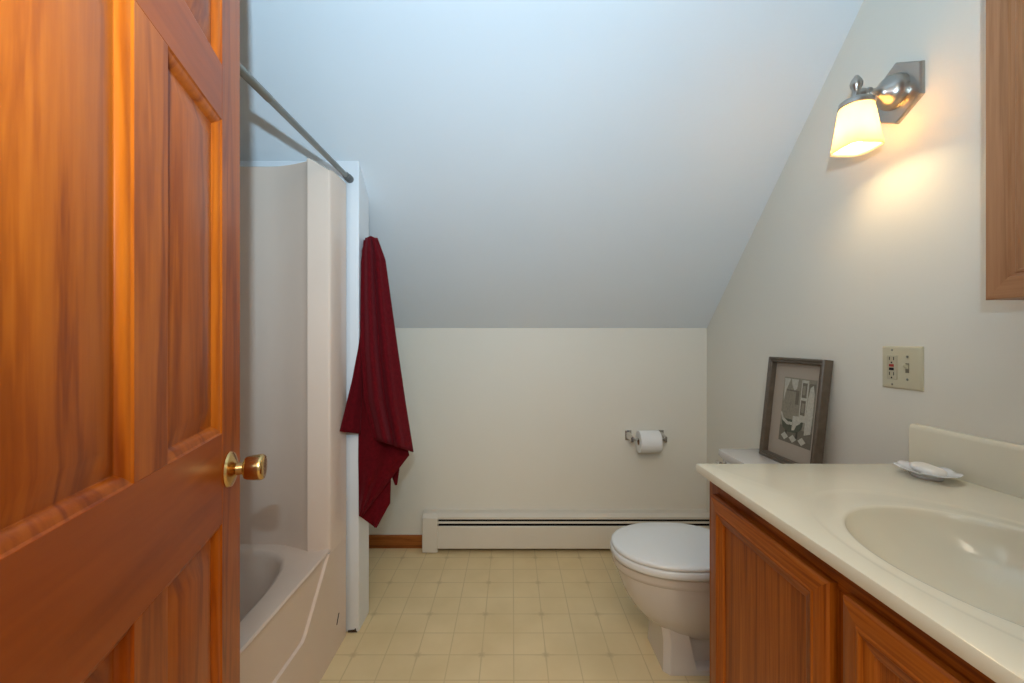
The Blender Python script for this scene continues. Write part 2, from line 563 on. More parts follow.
BA, BB = 0.314, 0.630
t = MB()
t.loops([rectray(bcx, bcy, TX0, TX1 - 0.010, TY0, TYR, RZ - 0.012, N), rectray(bcx, bcy, TX0, TX1 - 0.001, TY0, TYR, RZ - 0.006, N),
         rectray(bcx, bcy, TX0 + 0.006, TX1 - 0.005, TY0 + 0.006, TYR, RZ, N),
         supray(bcx, bcy, BA + 0.016, BB + 0.016, 4.6, RZ - 0.001, N), supray(bcx, bcy, BA + 0.006, BB + 0.006, 4.6, RZ - 0.006, N),
         supray(bcx, bcy, BA, BB, 4.6, RZ - 0.020, N), supray(bcx, bcy, BA - 0.035, BB - 0.06, 4.0, RZ - 0.18, N),
         supray(bcx, bcy, BA - 0.07, BB - 0.11, 3.4, RZ - 0.29, N), supray(bcx, bcy, BA - 0.12, BB - 0.17, 3, RZ - 0.32, N),
         supray(bcx, bcy, 0.02, 0.03, 2, RZ - 0.325, N)], False, True)
t.build('basin', M['fiber'], tub, angle=50)
# apron with its slanted, sunken upper field
ap = MB()
AX = TX1
rec = 0.008
fo = [(1.487, RZ - 0.012), (1.318, 0.214), (1.300, 0.205), (0.52, 0.205), (0.50, 0.214), (0.33, RZ - 0.012)]
fi = [(1.479, RZ - 0.012), (1.313, 0.2175), (1.296, 0.209), (0.524, 0.209), (0.505, 0.2175), (0.338, RZ - 0.012)]
A = [(AX, y, z) for y, z in fo]
B = [(AX - rec, y, z) for y, z in fi]
ap.loops([A, B], False, True, closed=False)
z1 = RZ - 0.012
ap.add([(AX, TY1, 0), (AX, TY1, RZ), (AX, 1.505, RZ), (AX, 1.490, z1), (AX, 1.487, z1), (AX, 1.318, 0.214), (AX, 1.300, 0.205), (AX, 1.30, 0)], [(0, 1, 2, 3, 4, 5, 6, 7)])
ap.add([(AX, 1.30, 0), (AX, 1.300, 0.205), (AX, 0.52, 0.205), (AX, 0.52, 0)], [(0, 1, 2, 3)])
ap.add([(AX, TY0, 0), (AX, TY0, z1), (AX, 0.33, z1), (AX, 0.50, 0.214), (AX, 0.52, 0.205), (AX, 0.52, 0)], [(0, 1, 2, 3, 4, 5)])
ap.build('apron', M['fiber'], tub, angle=30)
o = MB().prism([(TX1 + 0.002, 0.001), (WX - 0.006, 0.001), (WX - 0.010, 0.006), (WX - 0.013, 0.016), (WX - 0.018, 0.010), (TX1 + 0.002, 0.008)], WY0 - 0.004, WY0 - 0.0005, 'xz').build('caulk_gap', plain('caulk_gap_brown', lin(70, 56, 40), 0.8, var=0.4, vscale=90), tub, smooth=False)  # dark brown sliver whose colour stands for shade in the missing-caulk gap
o['label'] = 'dark gap of missing caulk'
MB().prism([(1.543, 0.098), (1.548, 0.098), (1.566, 0.128), (1.561, 0.128)], TX1 - 0.001, TX1 + 0.0015).build('weep_slot', M['black'], tub, smooth=False)
# surround: plan line of the walls, far end first
pl = [(TX1 + 0.0012, TY1), (TX1 + 0.0012, 1.503), (TX1 - 0.002, 1.495), (TX1 - 0.008, 1.490), (-0.690, 1.480), (-0.706, 1.4775), (-0.712, 1.482)]
for k in range(1, 9):
    q = k / 8
    pl.append((-0.712 - 0.16 * q, 1.482 + 0.048 * math.sin(q * PI / 2)))
pl += [(-1.0, 1.530), (-1.20, 1.529)]
for k in range(0, 9):
    q = k / 8 * PI / 2
    pl.append((-1.25 - 0.12 * math.sin(q), 1.408 + 0.12 * math.cos(q)))
pl += [(-1.372, 0.9)]
for k in range(0, 9):
    q = k / 8 * PI / 2
    pl.append((-1.25 - 0.12 * math.cos(q), 0.40 - 0.12 * math.sin(q)))
pl += [(-1.0, 0.28), (-0.712, 0.28), (TX1, 0.275), (TX1, TY0)]


def ztop(i, x):
    if i <= 3: return 1.722
    if i <= 5: return 1.722 + (1.757 - 1.722) * min(1.0, (TX1 - x) / 0.07)
    return 1.748


top = [(x, y, ztop(i, x)) for i, (x, y) in enumerate(pl)]
bot = [(x, y, RZ - 0.014) for x, y in pl]
# back edge of the top ledge: pushed out to the alcove walls
def outw(x, y):
    if y > 1.40: return (min(x, TX1), TY1)
    if y < 0.41: return (min(x, TX1), TY0)
    return (TX0, y)
led = [(*outw(x, y), z) for (x, y, z) in top]
led = [((TX0 if (x < -1.26) else lx), ly, z) for (x, y, z), (lx, ly, _) in zip(top, led)]
s_ = MB()
up = [(x, y, z - 0.004) for x, y, z in top]
s_.loops([bot, up, [(x + (lx - x) * 0.06, y + (ly - y) * 0.06, z) for (x, y, z), (lx, ly, _) in zip(top, led)], led], False, False, closed=False)
# outer flank of the flange facing the room, down to the rim
s_.build('surround', M['fiber'], tub, angle=28)

# curtain rod
rod = thing('shower_rod', (-0.6245, 0.92, 1.745), 'satin steel shower curtain rod running above the bathtub front', 'curtain rod')
rx, rz_ = -0.6245, 1.745
MB().lathe([(0.0105, YF + 0.02), (0.0105, 1.1)], (rx, 0, rz_), (0, 1, 0), 24).build('outer_tube', M['rod'], rod)
MB().lathe([(0.0105, 1.1), (0.0095, 1.102), (0.0095, WY0 - 0.018)], (rx, 0, rz_), (0, 1, 0), 24).build('inner_tube', M['rod'], rod)
MB().lathe([(0.0105, WY0 - 0.045), (0.0125, WY0 - 0.043), (0.0125, WY0 - 0.022), (0.0145, WY0 - 0.020), (0.0145, WY0)], (rx, 0, rz_), (0, 1, 0), 24).build('end_cap', plain('grey_rubber', lin(96, 98, 96), 0.5), rod)
MB().lathe([(0.0145, YF), (0.0145, YF + 0.02), (0.0125, YF + 0.022), (0.0105, YF + 0.045)], (rx, 0, rz_), (0, 1, 0), 24).build('end_cap', bpy.data.materials['grey_rubber'], rod)

# ------------------------------------------------------------------ baseboard heater
HX0, HX1 = -0.475, XR - 0.002
HY = 2.262
ht = thing('baseboard_heater', ((HX0 + HX1) / 2, 2.295, 0), 'long cream baseboard heater along the knee wall', 'heater')
MB().box(HX0 + 0.01, HX1, YB - 0.006, YB, 0.02, 0.198).build('back_plate', M['heater'], ht, smooth=False)
MB().prism([(YB, 0.198), (YB, 0.206), (HY + 0.022, 0.204), (HY + 0.004, 0.190), (HY + 0.004, 0.178), (HY + 0.008, 0.178), (HY + 0.008, 0.189), (HY + 0.024, 0.199)],
           HX0 + 0.076, HX1).build('top_cover', M['heater'], ht, smooth=False)
MB().prism([(HY + 0.006, 0.166), (HY + 0.004, 0.156), (HY + 0.014, 0.154), (HY + 0.016, 0.164)], HX0 + 0.076, HX1).build('damper', M['heater'], ht, smooth=False)
MB().prism([(HY, 0.026), (HY, 0.138), (HY + 0.002, 0.142), (HY + 0.010, 0.142), (HY + 0.010, 0.139), (HY + 0.006, 0.137), (HY + 0.006, 0.032), (HY + 0.02, 0.026), (HY + 0.02, 0.022), (HY + 0.004, 0.022)],
           HX0 + 0.076, HX1).build('front_panel', M['heater'], ht, smooth=False)
MB().box(HX0 + 0.076, HX1, HY + 0.034, HY + 0.038, 0.025, 0.196).build('dark_fin_sheet', M['black'], ht, smooth=False)  # one flat black sheet for the fins, its colour stands for inner shade
MB().prism([(YB, 0.004), (YB, 0.208), (HY + 0.020, 0.206), (HY - 0.001, 0.186), (HY - 0.003, 0.150), (HY - 0.003, 0.004)], HX0, HX0 + 0.082).build('end_cap', M['heater'], ht, bevel=0.003)

# ------------------------------------------------------------------ toilet, its tank against the right wall
TC = 1.535
toi = thing('toilet', (0.75, TC, 0), 'biscuit toilet with white closed seat between vanity and heater', 'toilet')
Lp = []


def lp(x0, x1, h, e, z, egg=0.0):
    return sup((x0 + x1) / 2, TC, (x1 - x0) / 2, h, e, z, 56, egg)


b = MB()
# bowl
b.loops([lp(0.545, 0.88, 0.080, 2.6, 0.105), lp(0.500, 0.88, 0.104, 2.5, 0.132), lp(0.455, 0.88, 0.126, 2.4, 0.165), lp(0.425, 0.885, 0.142, 2.3, 0.200), lp(0.403, 0.89, 0.152, 2.2, 0.236),
         lp(0.388, 0.89, 0.160, 2.2, 0.272), lp(0.378, 0.895, 0.165, 2.2, 0.302), lp(0.374, 0.90, 0.167, 2.2, 0.318), lp(0.366, 0.90, 0.172, 2.2, 0.324),
         lp(0.361, 0.90, 0.174, 2.2, 0.335), lp(0.360, 0.90, 0.175, 2.2, 0.354), lp(0.366, 0.895, 0.170, 2.2, 0.360)])
# pedestal: squarish front block, narrower trapway behind it, foot all round
def blk(x0, x1, h, z, cut=0.02):
    return [(x0 + cut, TC - h, z), (x1, TC - h, z), (x1, TC + h, z), (x0 + cut, TC + h, z), (x0, TC + h - cut, z), (x0, TC - h + cut, z)]
b.loops([blk(0.512, 0.960, 0.102, 0.0), blk(0.513, 0.960, 0.101, 0.016), blk(0.530, 0.955, 0.093, 0.022)])
b.loops([blk(0.5125, 0.622, 0.101, 0.012), blk(0.517, 0.604, 0.092, 0.10), blk(0.510, 0.592, 0.083, 0.165), blk(0.500, 0.590, 0.082, 0.205)])
b.loops([blk(0.58, 0.94, 0.062, 0.02, 0.01), blk(0.58, 0.94, 0.056, 0.10, 0.01), blk(0.56, 0.94, 0.060, 0.22, 0.01), blk(0.56, 0.94, 0.10, 0.30, 0.01)])
# shelf below the tank
b.loops([lp(0.78, 1.045, 0.10, 6, 0.25), lp(0.80, 1.045, 0.15, 6, 0.30), lp(0.83, 1.045, 0.165, 6, 0.362)])
b.build('bowl', M['china'], toi, angle=32, bevel=0.004)


def seatloop(i, z):
    return sup(0.578, TC - 0.006, 0.222 - i, 0.180 - i, 2.15, z - 0.0055, 64, 0.03)


s1 = MB()
s1.loops([seatloop(0.012, 0.3657), seatloop(0.003, 0.3670), seatloop(0.0, 0.372), seatloop(0.0, 0.388), seatloop(0.004, 0.3915), seatloop(0.012, 0.3925)])
s1.build('seat', M['seat'], toi, angle=60)
s1 = MB()
s1.loops([seatloop(0.012, 0.3932), seatloop(0.005, 0.394), seatloop(0.003, 0.3975), seatloop(0.003, 0.403), seatloop(0.007, 0.4075), seatloop(0.016, 0.4095), seatloop(0.06, 0.4115), seatloop(0.13, 0.4125)])
s1.build('lid', M['seat'], toi, angle=60)
for sgn in (-1, 1):
    MB().lathe([(0.011, -0.022), (0.011, 0.022)], (0.812, TC + sgn * 0.075, 0.388), (0, 1, 0), 16).build('hinge', M['seat'], toi, bevel=0.002)
tk = MB()
tk.loops([sup(0.957, TC, 0.092, 0.225, 7, 0.362, 64), sup(0.957, TC, 0.094, 0.240, 8, 0.46, 64), sup(0.957, TC, 0.094, 0.252, 9, 0.645, 64)])
tk.build('tank', M['china'], toi, angle=40)
tk = MB()
tk.loops([sup(0.9560, TC, 0.096, 0.258, 10, 0.640, 64), sup(0.9560, TC, 0.1005, 0.264, 12, 0.648, 64), sup(0.9560, TC, 0.1005, 0.264, 12, 0.664, 64),
          sup(0.9560, TC, 0.0985, 0.262, 12, 0.670, 64), sup(0.9560, TC, 0.093, 0.256, 12, 0.672, 64)])
tk.build('tank_lid', M['china'], toi, angle=40)
lv = MB()
lv.lathe([(0.014, 0.0), (0.014, 0.006), (0.007, 0.008), (0.007, 0.022)], (0.866, TC + 0.195, 0.622), (-1, 0, 0), 20)
lv.tube([(0.846, TC + 0.205, 0.626), (0.832, TC + 0.20, 0.632), (0.816, TC + 0.17, 0.641), (0.812, TC + 0.13, 0.643)], [0.005, 0.007, 0.006, 0.008], 12)
o = lv.build('flush_lever', M['chrome'], toi, angle=60); o['label'] = 'chrome flush lever'

# ------------------------------------------------------------------ toilet paper holder and roll on the knee wall
hl = thing('toilet_paper_holder', (0.72, YB, 0.60), 'chrome toilet paper holder on the knee wall', 'toilet paper holder')
hc = [(-0.090, 0.614), (0.085, 0.614)]
for cx_ in (0.632, 0.808):
    p = MB()
    p.box(cx_ - 0.017, cx_ + 0.017, YB - 0.006, YB, 0.585, 0.639)
    p.loops([[(cx_ + a, YB - 0.006, 0.612 + c) for a, c in ((-0.013, -0.02), (0.013, -0.02), (0.013, 0.02), (-0.013, 0.02))],
             [(cx_ + a * 0.6, YB - 0.03, 0.610 + c * 0.7) for a, c in ((-0.013, -0.02), (0.013, -0.02), (0.013, 0.02), (-0.013, 0.02))],
             [(cx_ + a * 0.6, YB - 0.082, 0.604 + c * 0.75) for a, c in ((-0.013, -0.02), (0.013, -0.02), (0.013, 0.02), (-0.013, 0.02))]])
    p.build('bracket', M['chrome'], hl, bevel=0.002)
MB().lathe([(0.008, 0.634), (0.008, 0.806)], (0, YB - 0.072, 0.604), (1, 0, 0), 16).build('roller', M['chrome'], hl)
tr_ = thing('toilet_paper_roll', (0.722, YB - 0.072, 0.592), 'white toilet paper roll on the chrome holder', 'toilet paper')
r0 = MB()
r0.lathe([(0.019, 0.667), (0.0565, 0.667), (0.058, 0.669), (0.058, 0.773), (0.0565, 0.775), (0.019, 0.775), (0.019, 0.667)], (0, YB - 0.072, 0.592), (1, 0, 0), 48, False, False)
# loose end hanging at the front
r0.loops([[(x, YB - 0.072 - 0.0588 * math.cos(a), 0.592 + 0.0588 * math.sin(a)) for a in [R(70 - 10 * q) for q in range(9)]] for x in (0.669, 0.773)], False, False, closed=False)
r0.build('paper', M['paper'], tr_, angle=50)
MB().lathe([(0.0186, 0.666), (0.0186, 0.776), (0.0172, 0.776), (0.0172, 0.666), (0.0186, 0.666)], (0, YB - 0.072, 0.592), (1, 0, 0), 24, False, False).build('cardboard_tube', M['card'], tr_)

# ------------------------------------------------------------------ vanity cabinet
VX, VY0, VY1, VZ = 0.512, 0.20, 1.110, 0.777
van = thing('vanity_cabinet', (0.78, 0.655, 0), 'oak bathroom vanity cabinet with two panelled doors under the sink', 'cabinet')
c = MB()
c.box(VX + 0.018, XR - 0.002, VY1 - 0.016, VY1, 0, VZ)
c.box(VX + 0.018, XR - 0.002, VY0, VY0 + 0.016, 0, VZ)
c.box(VX + 0.018, XR - 0.002, VY0 + 0.016, VY1 - 0.016, 0.09, 0.106)
c.box(XR - 0.010, XR - 0.002, VY0 + 0.016, VY1 - 0.016, 0.106, VZ)
c.build('carcass', M['oak_v'], van, smooth=False)
MB().box(VX + 0.06, VX + 0.074, VY0 + 0.016, VY1 - 0.016, 0, 0.09).build('toe_kick', M['oak_h'], van, smooth=False)
for a, b_, c0, c1, nm, mm in ((VY1 - 0.052, VY1, 0.09, VZ, 'frame_stile', 'oak_v'), (VY0, VY0 + 0.052, 0.09, VZ, 'frame_stile', 'oak_v'), (0.628, 0.682, 0.128, VZ - 0.045, 'frame_stile', 'oak_v'),
                              (VY0 + 0.052, VY1 - 0.052, VZ - 0.045, VZ, 'frame_rail', 'oak_h'), (VY0 + 0.052, VY1 - 0.052, 0.09, 0.128, 'frame_rail', 'oak_h')):
    MB().box(VX, VX + 0.018, a, b_, c0, c1).build(nm, M[mm], van, bevel=0.001)


def panel_door(y0, y1, z0, z1, xf, xb, wd, mv, mh, parent, sink=0.009, step=0.006):
    """frame and panel door whose face looks to -x; a mitred frame with a moulded inner edge"""
    d = MB().box(xf + sink + 0.001, xb, y0 + wd - 0.004, y1 - wd + 0.004, z0 + wd - 0.004, z1 - wd + 0.004).build('door', mv, parent, smooth=False)
    prof = [(0.0, xb), (0.0, xf + 0.006), (0.003, xf + 0.002), (0.008, xf), (wd * 0.50, xf), (wd * 0.54, xf - 0.0015), (wd * 0.60, xf - 0.0015), (wd * 0.66, xf + 0.001),
            (wd * 0.8, xf + 0.003), (wd * 0.93, xf + sink * 0.6), (wd, xf + sink + 0.001)]
    R_ = [[(x, y0 + q, z0 + q), (x, y1 - q, z0 + q), (x, y1 - q, z1 - q), (x, y0 + q, z1 - q)] for q, x in prof]
    for j, nm, mm in ((0, 'rail', mh), (2, 'rail', mh), (1, 'stile', mv), (3, 'stile', mv)):
        q = MB()
        q.loops([[r[j], r[(j + 1) % 4]] for r in R_] + [[(xb, *R_[-1][j][1:]), (xb, *R_[-1][(j + 1) % 4][1:])]], False, False, closed=False)
        q.build(nm, mm, d, angle=25)
    return d


panel_door(0.672, 1.066, 0.105, 0.741, VX - 0.019, VX - 0.0005, 0.058, M['oak_v'], M['oak_h'], van)
panel_door(0.246, 0.643, 0.105, 0.741, VX - 0.019, VX - 0.0005, 0.058, M['oak_v'], M['oak_h'], van)

# ------------------------------------------------------------------ vanity top with integral bowl and backsplash
CX0, CX1, CY0, CY1, CZT = 0.4830, XR - 0.001, 0.194, 1.126, 0.800
vt = thing('countertop', (0.78, 0.66, VZ), 'cream cultured marble vanity top with moulded oval sink and backsplash', 'countertop')
NB = 96
scx, scy = 0.722, 0.612
va = MB()
L = [rectray(scx, scy, CX0 + 0.006, CX1, CY0, CY1 - 0.006, VZ, NB), rectray(scx, scy, CX0 + 0.001, CX1, CY0, CY1 - 0.001, VZ + 0.002, NB),
     rectray(scx, scy, CX0, CX1, CY0, CY1, VZ + 0.007, NB), rectray(scx, scy, CX0, CX1, CY0, CY1, CZT - 0.006, NB), rectray(scx, scy, CX0 + 0.002, CX1, CY0, CY1 - 0.002, CZT - 0.001, NB),
     rectray(scx, scy, CX0 + 0.006, CX1, CY0, CY1 - 0.006, CZT, NB)]
for a, bb, z in ((0.203, 0.320, 0.0), (0.200, 0.315, -0.0003), (0.196, 0.306, -0.0014), (0.192, 0.294, -0.0016), (0.186, 0.255, -0.0012), (0.178, 0.230, -0.0008),
                 (0.1745, 0.2235, -0.0016), (0.1722, 0.2205, -0.0050), (0.1705, 0.2185, -0.013), (0.163, 0.209, -0.030), (0.150, 0.194, -0.056), (0.128, 0.168, -0.080),
                 (0.10, 0.13, -0.099), (0.066, 0.085, -0.111), (0.026, 0.026, -0.118)):
    L.append([(x + (0.03 * min(1, -z / 0.118) if z < -0.02 else 0), y, zz) for x, y, zz in supray(scx, scy, a, bb, 2.05, CZT + z, NB)])
va.loops(L, False, False)
va.build('sink_top', M['marble'], vt, angle=50)
# backsplash with a softly rounded top
bsx = CX1 - 0.021
MB().prism([(bsx, CZT - 0.001), (bsx, CZT + 0.094), (bsx + 0.002, CZT + 0.101), (bsx + 0.007, CZT + 0.105), (CX1, CZT + 0.105), (CX1, CZT - 0.001)], CY0, CY1 - 0.004, 'xz').build('backsplash', M['marble'], vt, angle=50, bevel=0.002)
dr = MB()
dr.lathe([(0.027, -0.004), (0.027, 0.001), (0.024, 0.0025), (0.019, 0.001), (0.018, -0.006), (0.014, -0.006), (0.014, 0.003), (0.010, 0.006), (0.0, 0.0065)], (scx + 0.03, scy, CZT - 0.118), (0, 0, 1), 32, False, False)
o = dr.build('drain', M['chrome'], vt, angle=50); o['label'] = 'chrome sink drain'

# soap dish and soap
dcx, dcy = 0.976, 1.008
ds = MB()


def dish(r, z, sc):
    out = []
    for k_ in range(72):
        a = 2 * PI * k_ / 72
        q = r * 0.80 * (1 + sc * math.cos(8 * a))
        out.append((dcx + q * 0.72 * math.cos(a), dcy + q * 0.95 * math.sin(a), z + 0.0012 * (sc / 0.04) * math.cos(8 * a)))
    return out


Z = CZT
ds.loops([dish(0.040, Z, 0), dish(0.043, Z + 0.002, 0), dish(0.042, Z + 0.006, 0), dish(0.052, Z + 0.009, 0.01), dish(0.070, Z + 0.0145, 0.025), dish(0.085, Z + 0.0185, 0.04),
          dish(0.086, Z + 0.0198, 0.04), dish(0.084, Z + 0.0205, 0.04), dish(0.068, Z + 0.0175, 0.025), dish(0.05, Z + 0.0125, 0.01), dish(0.03, Z + 0.0105, 0)])
tag(ds.build('soap_dish', M['porcelain'], None, angle=60, origin=(dcx, dcy, Z)), 'white scalloped porcelain soap dish on the vanity top', 'soap dish')
so = MB()
def soap(a, bb, z, tilt=0.0):
    return [(x, y, zz + 0.10 * (y - dcy)) for x, y, zz in sup(dcx, dcy - 0.004, a * 0.74, bb * 0.76, 3, Z + 0.0125 + (z - Z - 0.0135) * 0.8, 40)]
so.loops([soap(0.022, 0.034, Z + 0.0135), soap(0.028, 0.043, Z + 0.017), soap(0.030, 0.046, Z + 0.023), soap(0.029, 0.044, Z + 0.029), soap(0.024, 0.038, Z + 0.0325), soap(0.012, 0.02, Z + 0.034)])
tag(so.build('soap_bar', M['soap'], None, angle=60, origin=(dcx, dcy, Z + 0.0135)), 'off-white bar of soap lying in the scalloped dish', 'soap')

# ------------------------------------------------------------------ picture leaning on the wall, standing on the tank lid
PWD, PHT, PTH = 0.304, 0.390, 0.032
pic = thing('framed_picture', (0, 0, 0), 'grey-brown framed etching of an old bathroom leaning on the toilet tank', 'picture')
pic.location = (0.985, 1.560, 0.6725)
# local: x = width (towards +y of the room at the far side), y = depth into the wall, z = up
lean = math.asin(min(1, (XR - 0.003 - 0.985 - PTH) / PHT))
pic.rotation_euler = (Matrix.Rotation(R(-90), 4, 'Z') @ Matrix.Rotation(-lean, 4, 'X')).to_euler()
pic['_off'] = (0.0, 0.0, 0.0)
H2 = PWD / 2


def fr(i, y):
    return [(-H2 + i, y, i), (H2 - i, y, i), (H2 - i, y, PHT - i), (-H2 + i, y, PHT - i)]


q = MB()
q.loops([fr(0.0, PTH), fr(0.0, 0.004), fr(0.003, 0.0), fr(0.007, 0.0), fr(0.010, 0.004), fr(0.0145, 0.005), fr(0.017, 0.003), fr(0.0195, 0.006), fr(0.0205, 0.012), fr(0.0205, PTH - 0.002)], False, False)
q.build('frame', M['frame'], pic, angle=25)
q = MB()
q.box(-H2 + 0.02, H2 - 0.02, PTH - 0.008, PTH - 0.004, 0.02, PHT - 0.02)
q.build('mat_board', M['mat'], pic, smooth=False)
# the print: toned flat areas of an etching of a bathroom
tones = [('print_paper', (158, 148, 132)), ('print_wall', (140, 132, 115)), ('print_dark', (72, 68, 56)), ('print_mid', (112, 104, 90)), ('print_white', (182, 177, 162)), ('print_green', (82, 84, 68))]
tm = [plain(n_, lin(*c_), 0.8, var=0.12, vscale=120) for n_, c_ in tones]
q = MB()
u0, u1, v0, v1 = -0.074, 0.101, 0.078, 0.318      # u from the far side (left in view) to the near side
lay = [0]


def poly(pts, m_):
    lay[0] += 1
    y = PTH - 0.0081 - 0.00008 * lay[0]
    P = [(u0 + (u1 - u0) * a, y, v0 + (v1 - v0) * c_) for a, c_ in pts]
    q.add(P, [tuple(range(len(P)))], m_)


def rc(a, b2, c_, d_, m_):
    poly([(a, c_), (b2, c_), (b2, d_), (a, d_)], m_)


rc(0, 1, 0, 1, 1)
rc(0, 1, 0, 0.24, 3)
rc(0.06, 0.5, 0.30, 1.0, 1)
poly([(0.02, 0.98), (0.22, 0.98), (0.10, 0.80), (0.04, 0.62)], 4)
poly([(0.24, 0.98), (0.46, 0.98), (0.44, 0.84), (0.36, 0.80), (0.28, 0.88)], 4)
rc(0.12, 0.52, 0.79, 0.81, 3)
rc(0.42, 0.52, 0.60, 0.79, 3)
rc(0.12, 0.42, 0.61, 0.78, 1)
rc(0.57, 0.78, 0.36, 0.98, 4)
rc(0.60, 0.74, 0.72, 0.94, 3); rc(0.62, 0.70, 0.76, 0.90, 1)
rc(0.60, 0.74, 0.46, 0.68, 3); rc(0.63, 0.71, 0.50, 0.64, 1)
rc(0.80, 0.98, 0.14, 0.94, 3)
poly([(0.84, 0.88), (0.92, 0.92), (0.97, 0.80), (0.98, 0.50), (0.96, 0.22), (0.78, 0.18), (0.78, 0.50), (0.80, 0.72)], 4)
poly([(0.04, 0.36), (0.10, 0.22), (0.26, 0.16), (0.56, 0.18), (0.70, 0.26), (0.72, 0.36)], 5)
poly([(-0.0, 0.44), (0.06, 0.33), (0.24, 0.27), (0.52, 0.29), (0.68, 0.36), (0.70, 0.42), (0.66, 0.40), (0.5, 0.33), (0.26, 0.32), (0.10, 0.37), (0.04, 0.45)], 4)
poly([(0.40, 0.42), (0.66, 0.44), (0.64, 0.33), (0.54, 0.29), (0.48, 0.21), (0.40, 0.20)], 4)
rc(0.20, 0.26, 0.10, 0.18, 2); rc(0.54, 0.60, 0.10, 0.20, 2)
for a, c_ in ((0.20, 0.09), (0.46, 0.08), (0.74, 0.08)):
    poly([(a - 0.12, c_), (a, c_ + 0.06), (a + 0.12, c_), (a, c_ - 0.06)], 4)
for k_ in range(26):      # loose pen hatching
    a, c_ = random.uniform(0.05, 0.93), random.uniform(0.12, 0.9)
    l_ = random.uniform(0.02, 0.06)
    poly([(a, c_), (a + 0.006, c_), (a + 0.010, c_ + l_), (a + 0.004, c_ + l_)], random.choice((2, 3, 3, 0)))
q.build('print', tm, pic, smooth=False)
MB().box(-H2 + 0.012, H2 - 0.012, PTH - 0.004, PTH - 0.001, 0.012, PHT - 0.012).build('backing', M['card'], pic, smooth=False)

# ------------------------------------------------------------------ outlet and switch plate
py0, py1, pz0, pz1 = 1.102, 1.222, 0.991, 1.107
sp_ = thing('outlet_switch_plate', (XR, (py0 + py1) / 2, (pz0 + pz1) / 2), 'ivory wall plate with outlet and toggle switch beside the picture', 'switch plate')
q = MB()
def pr(i, x):
    return [(x, py0 + i, pz0 + i), (x, py1 - i, pz0 + i), (x, py1 - i, pz1 - i), (x, py0 + i, pz1 - i)]
q.loops([pr(0, XR), pr(0, XR - 0.003), pr(0.003, XR - 0.0055), pr(0.006, XR - 0.006)])
q.build('cover_plate', M['ivory'], sp_, angle=50)
xp = XR - 0.006
gy, ty, mz = 1.188, 1.142, 1.049
q = MB()
q.box(xp - 0.0015, xp + 0.001, gy - 0.0165, gy + 0.0165, mz - 0.0335, mz + 0.0335)
og = q.build('outlet', M['ivory_d'], sp_, bevel=0.001)
for dz in (0.024, -0.018):
    q = MB()
    for dy in (0.0065, -0.0065):
        q.box(xp - 0.0018, xp - 0.001, gy + dy - 0.0011, gy + dy + 0.0011, mz + dz - 0.0045, mz + dz + 0.0045)
    q.lathe([(0.0024, 0.0), (0.0024, 0.0018)], (xp, gy, mz + dz - 0.011), (-1, 0, 0), 12)
    q.build('socket_slots', M['black'], og, smooth=False)
MB().box(xp - 0.003, xp - 0.001, gy - 0.007, gy + 0.007, mz + 0.0015, mz + 0.0085).build('reset_button', M['red'], og, bevel=0.0005)['label'] = 'red reset button'
MB().box(xp - 0.003, xp - 0.001, gy - 0.007, gy + 0.007, mz - 0.0085, mz - 0.0015).build('test_button', M['black'], og, bevel=0.0005)['label'] = 'black test button'
sg = MB().box(xp - 0.0008, xp + 0.001, ty - 0.005, ty + 0.005, mz - 0.013, mz + 0.013).build('toggle_slot', plain('toggle_slot_grey', lin(120, 112, 92), 0.6), sp_, smooth=False)
q = MB()
q.loops([[(xp + 0.001, ty + a, mz + c_) for a, c_ in ((-0.004, -0.004), (0.004, -0.004), (0.004, 0.008), (-0.004, 0.008))],
         [(xp - 0.012, ty + a, mz + 0.007 + c_) for a, c_ in ((-0.003, -0.002), (0.003, -0.002), (0.003, 0.004), (-0.003, 0.004))]])
q.build('toggle', M['ivory'], sg, bevel=0.001)
for dy, dz in ((0, 0.0305), (0, -0.0305)):
    MB().lathe([(0.0032, 0.0), (0.0032, 0.001), (0.002, 0.0016)], (xp, ty + dy, mz + dz), (-1, 0, 0), 14).build('screw', M['rod'], sp_)
for dz in (0.0475, -0.0475):
    MB().lathe([(0.0028, 0.0), (0.0028, 0.001), (0.002, 0.0014)], (xp, gy, mz + dz), (-1, 0, 0), 14).build('screw', M['rod'], sp_)

# ------------------------------------------------------------------ medicine cabinet on the right wall
mc = thing('medicine_cabinet', (XR, 0.60, 1.203), 'brown wooden wall cabinet hanging above the sink', 'cabinet')
my0, my1, mz0, mz1 = 0.36, 0.860, 1.203, 1.93
mx = 0.950
MB().box(mx + 0.019, XR - 0.001, my0, my1, mz0, mz1).build('carcass', M['cab_v'], mc, bevel=0.001)
d = MB().box(mx + 0.010, mx + 0.0185, my0 + 0.05, my1 - 0.05, mz0 + 0.05, mz1 - 0.05).build('door', M['cab_v'], mc, smooth=False)
wd = 0.066
prof = [(0.0, mx + 0.018), (0.0, mx + 0.002), (0.002, mx), (0.040, mx), (0.042, mx + 0.004), (0.047, mx + 0.006), (0.049, mx + 0.004), (0.053, mx + 0.004), (0.055, mx + 0.007),
        (0.061, mx + 0.008), (0.063, mx + 0.012), (0.066, mx + 0.012)]
R_ = [[(x, my0 + q_, mz0 + q_), (x, my1 - q_, mz0 + q_), (x, my1 - q_, mz1 - q_), (x, my0 + q_, mz1 - q_)] for q_, x in prof]
for j, nm, mm in ((0, 'rail', 'cab_h'), (2, 'rail', 'cab_h'), (1, 'stile', 'cab_v'), (3, 'stile', 'cab_v')):
    q = MB()
    q.loops([[r[j], r[(j + 1) % 4]] for r in R_], False, False, closed=False)
    q.build(nm, M[mm], d, angle=20)

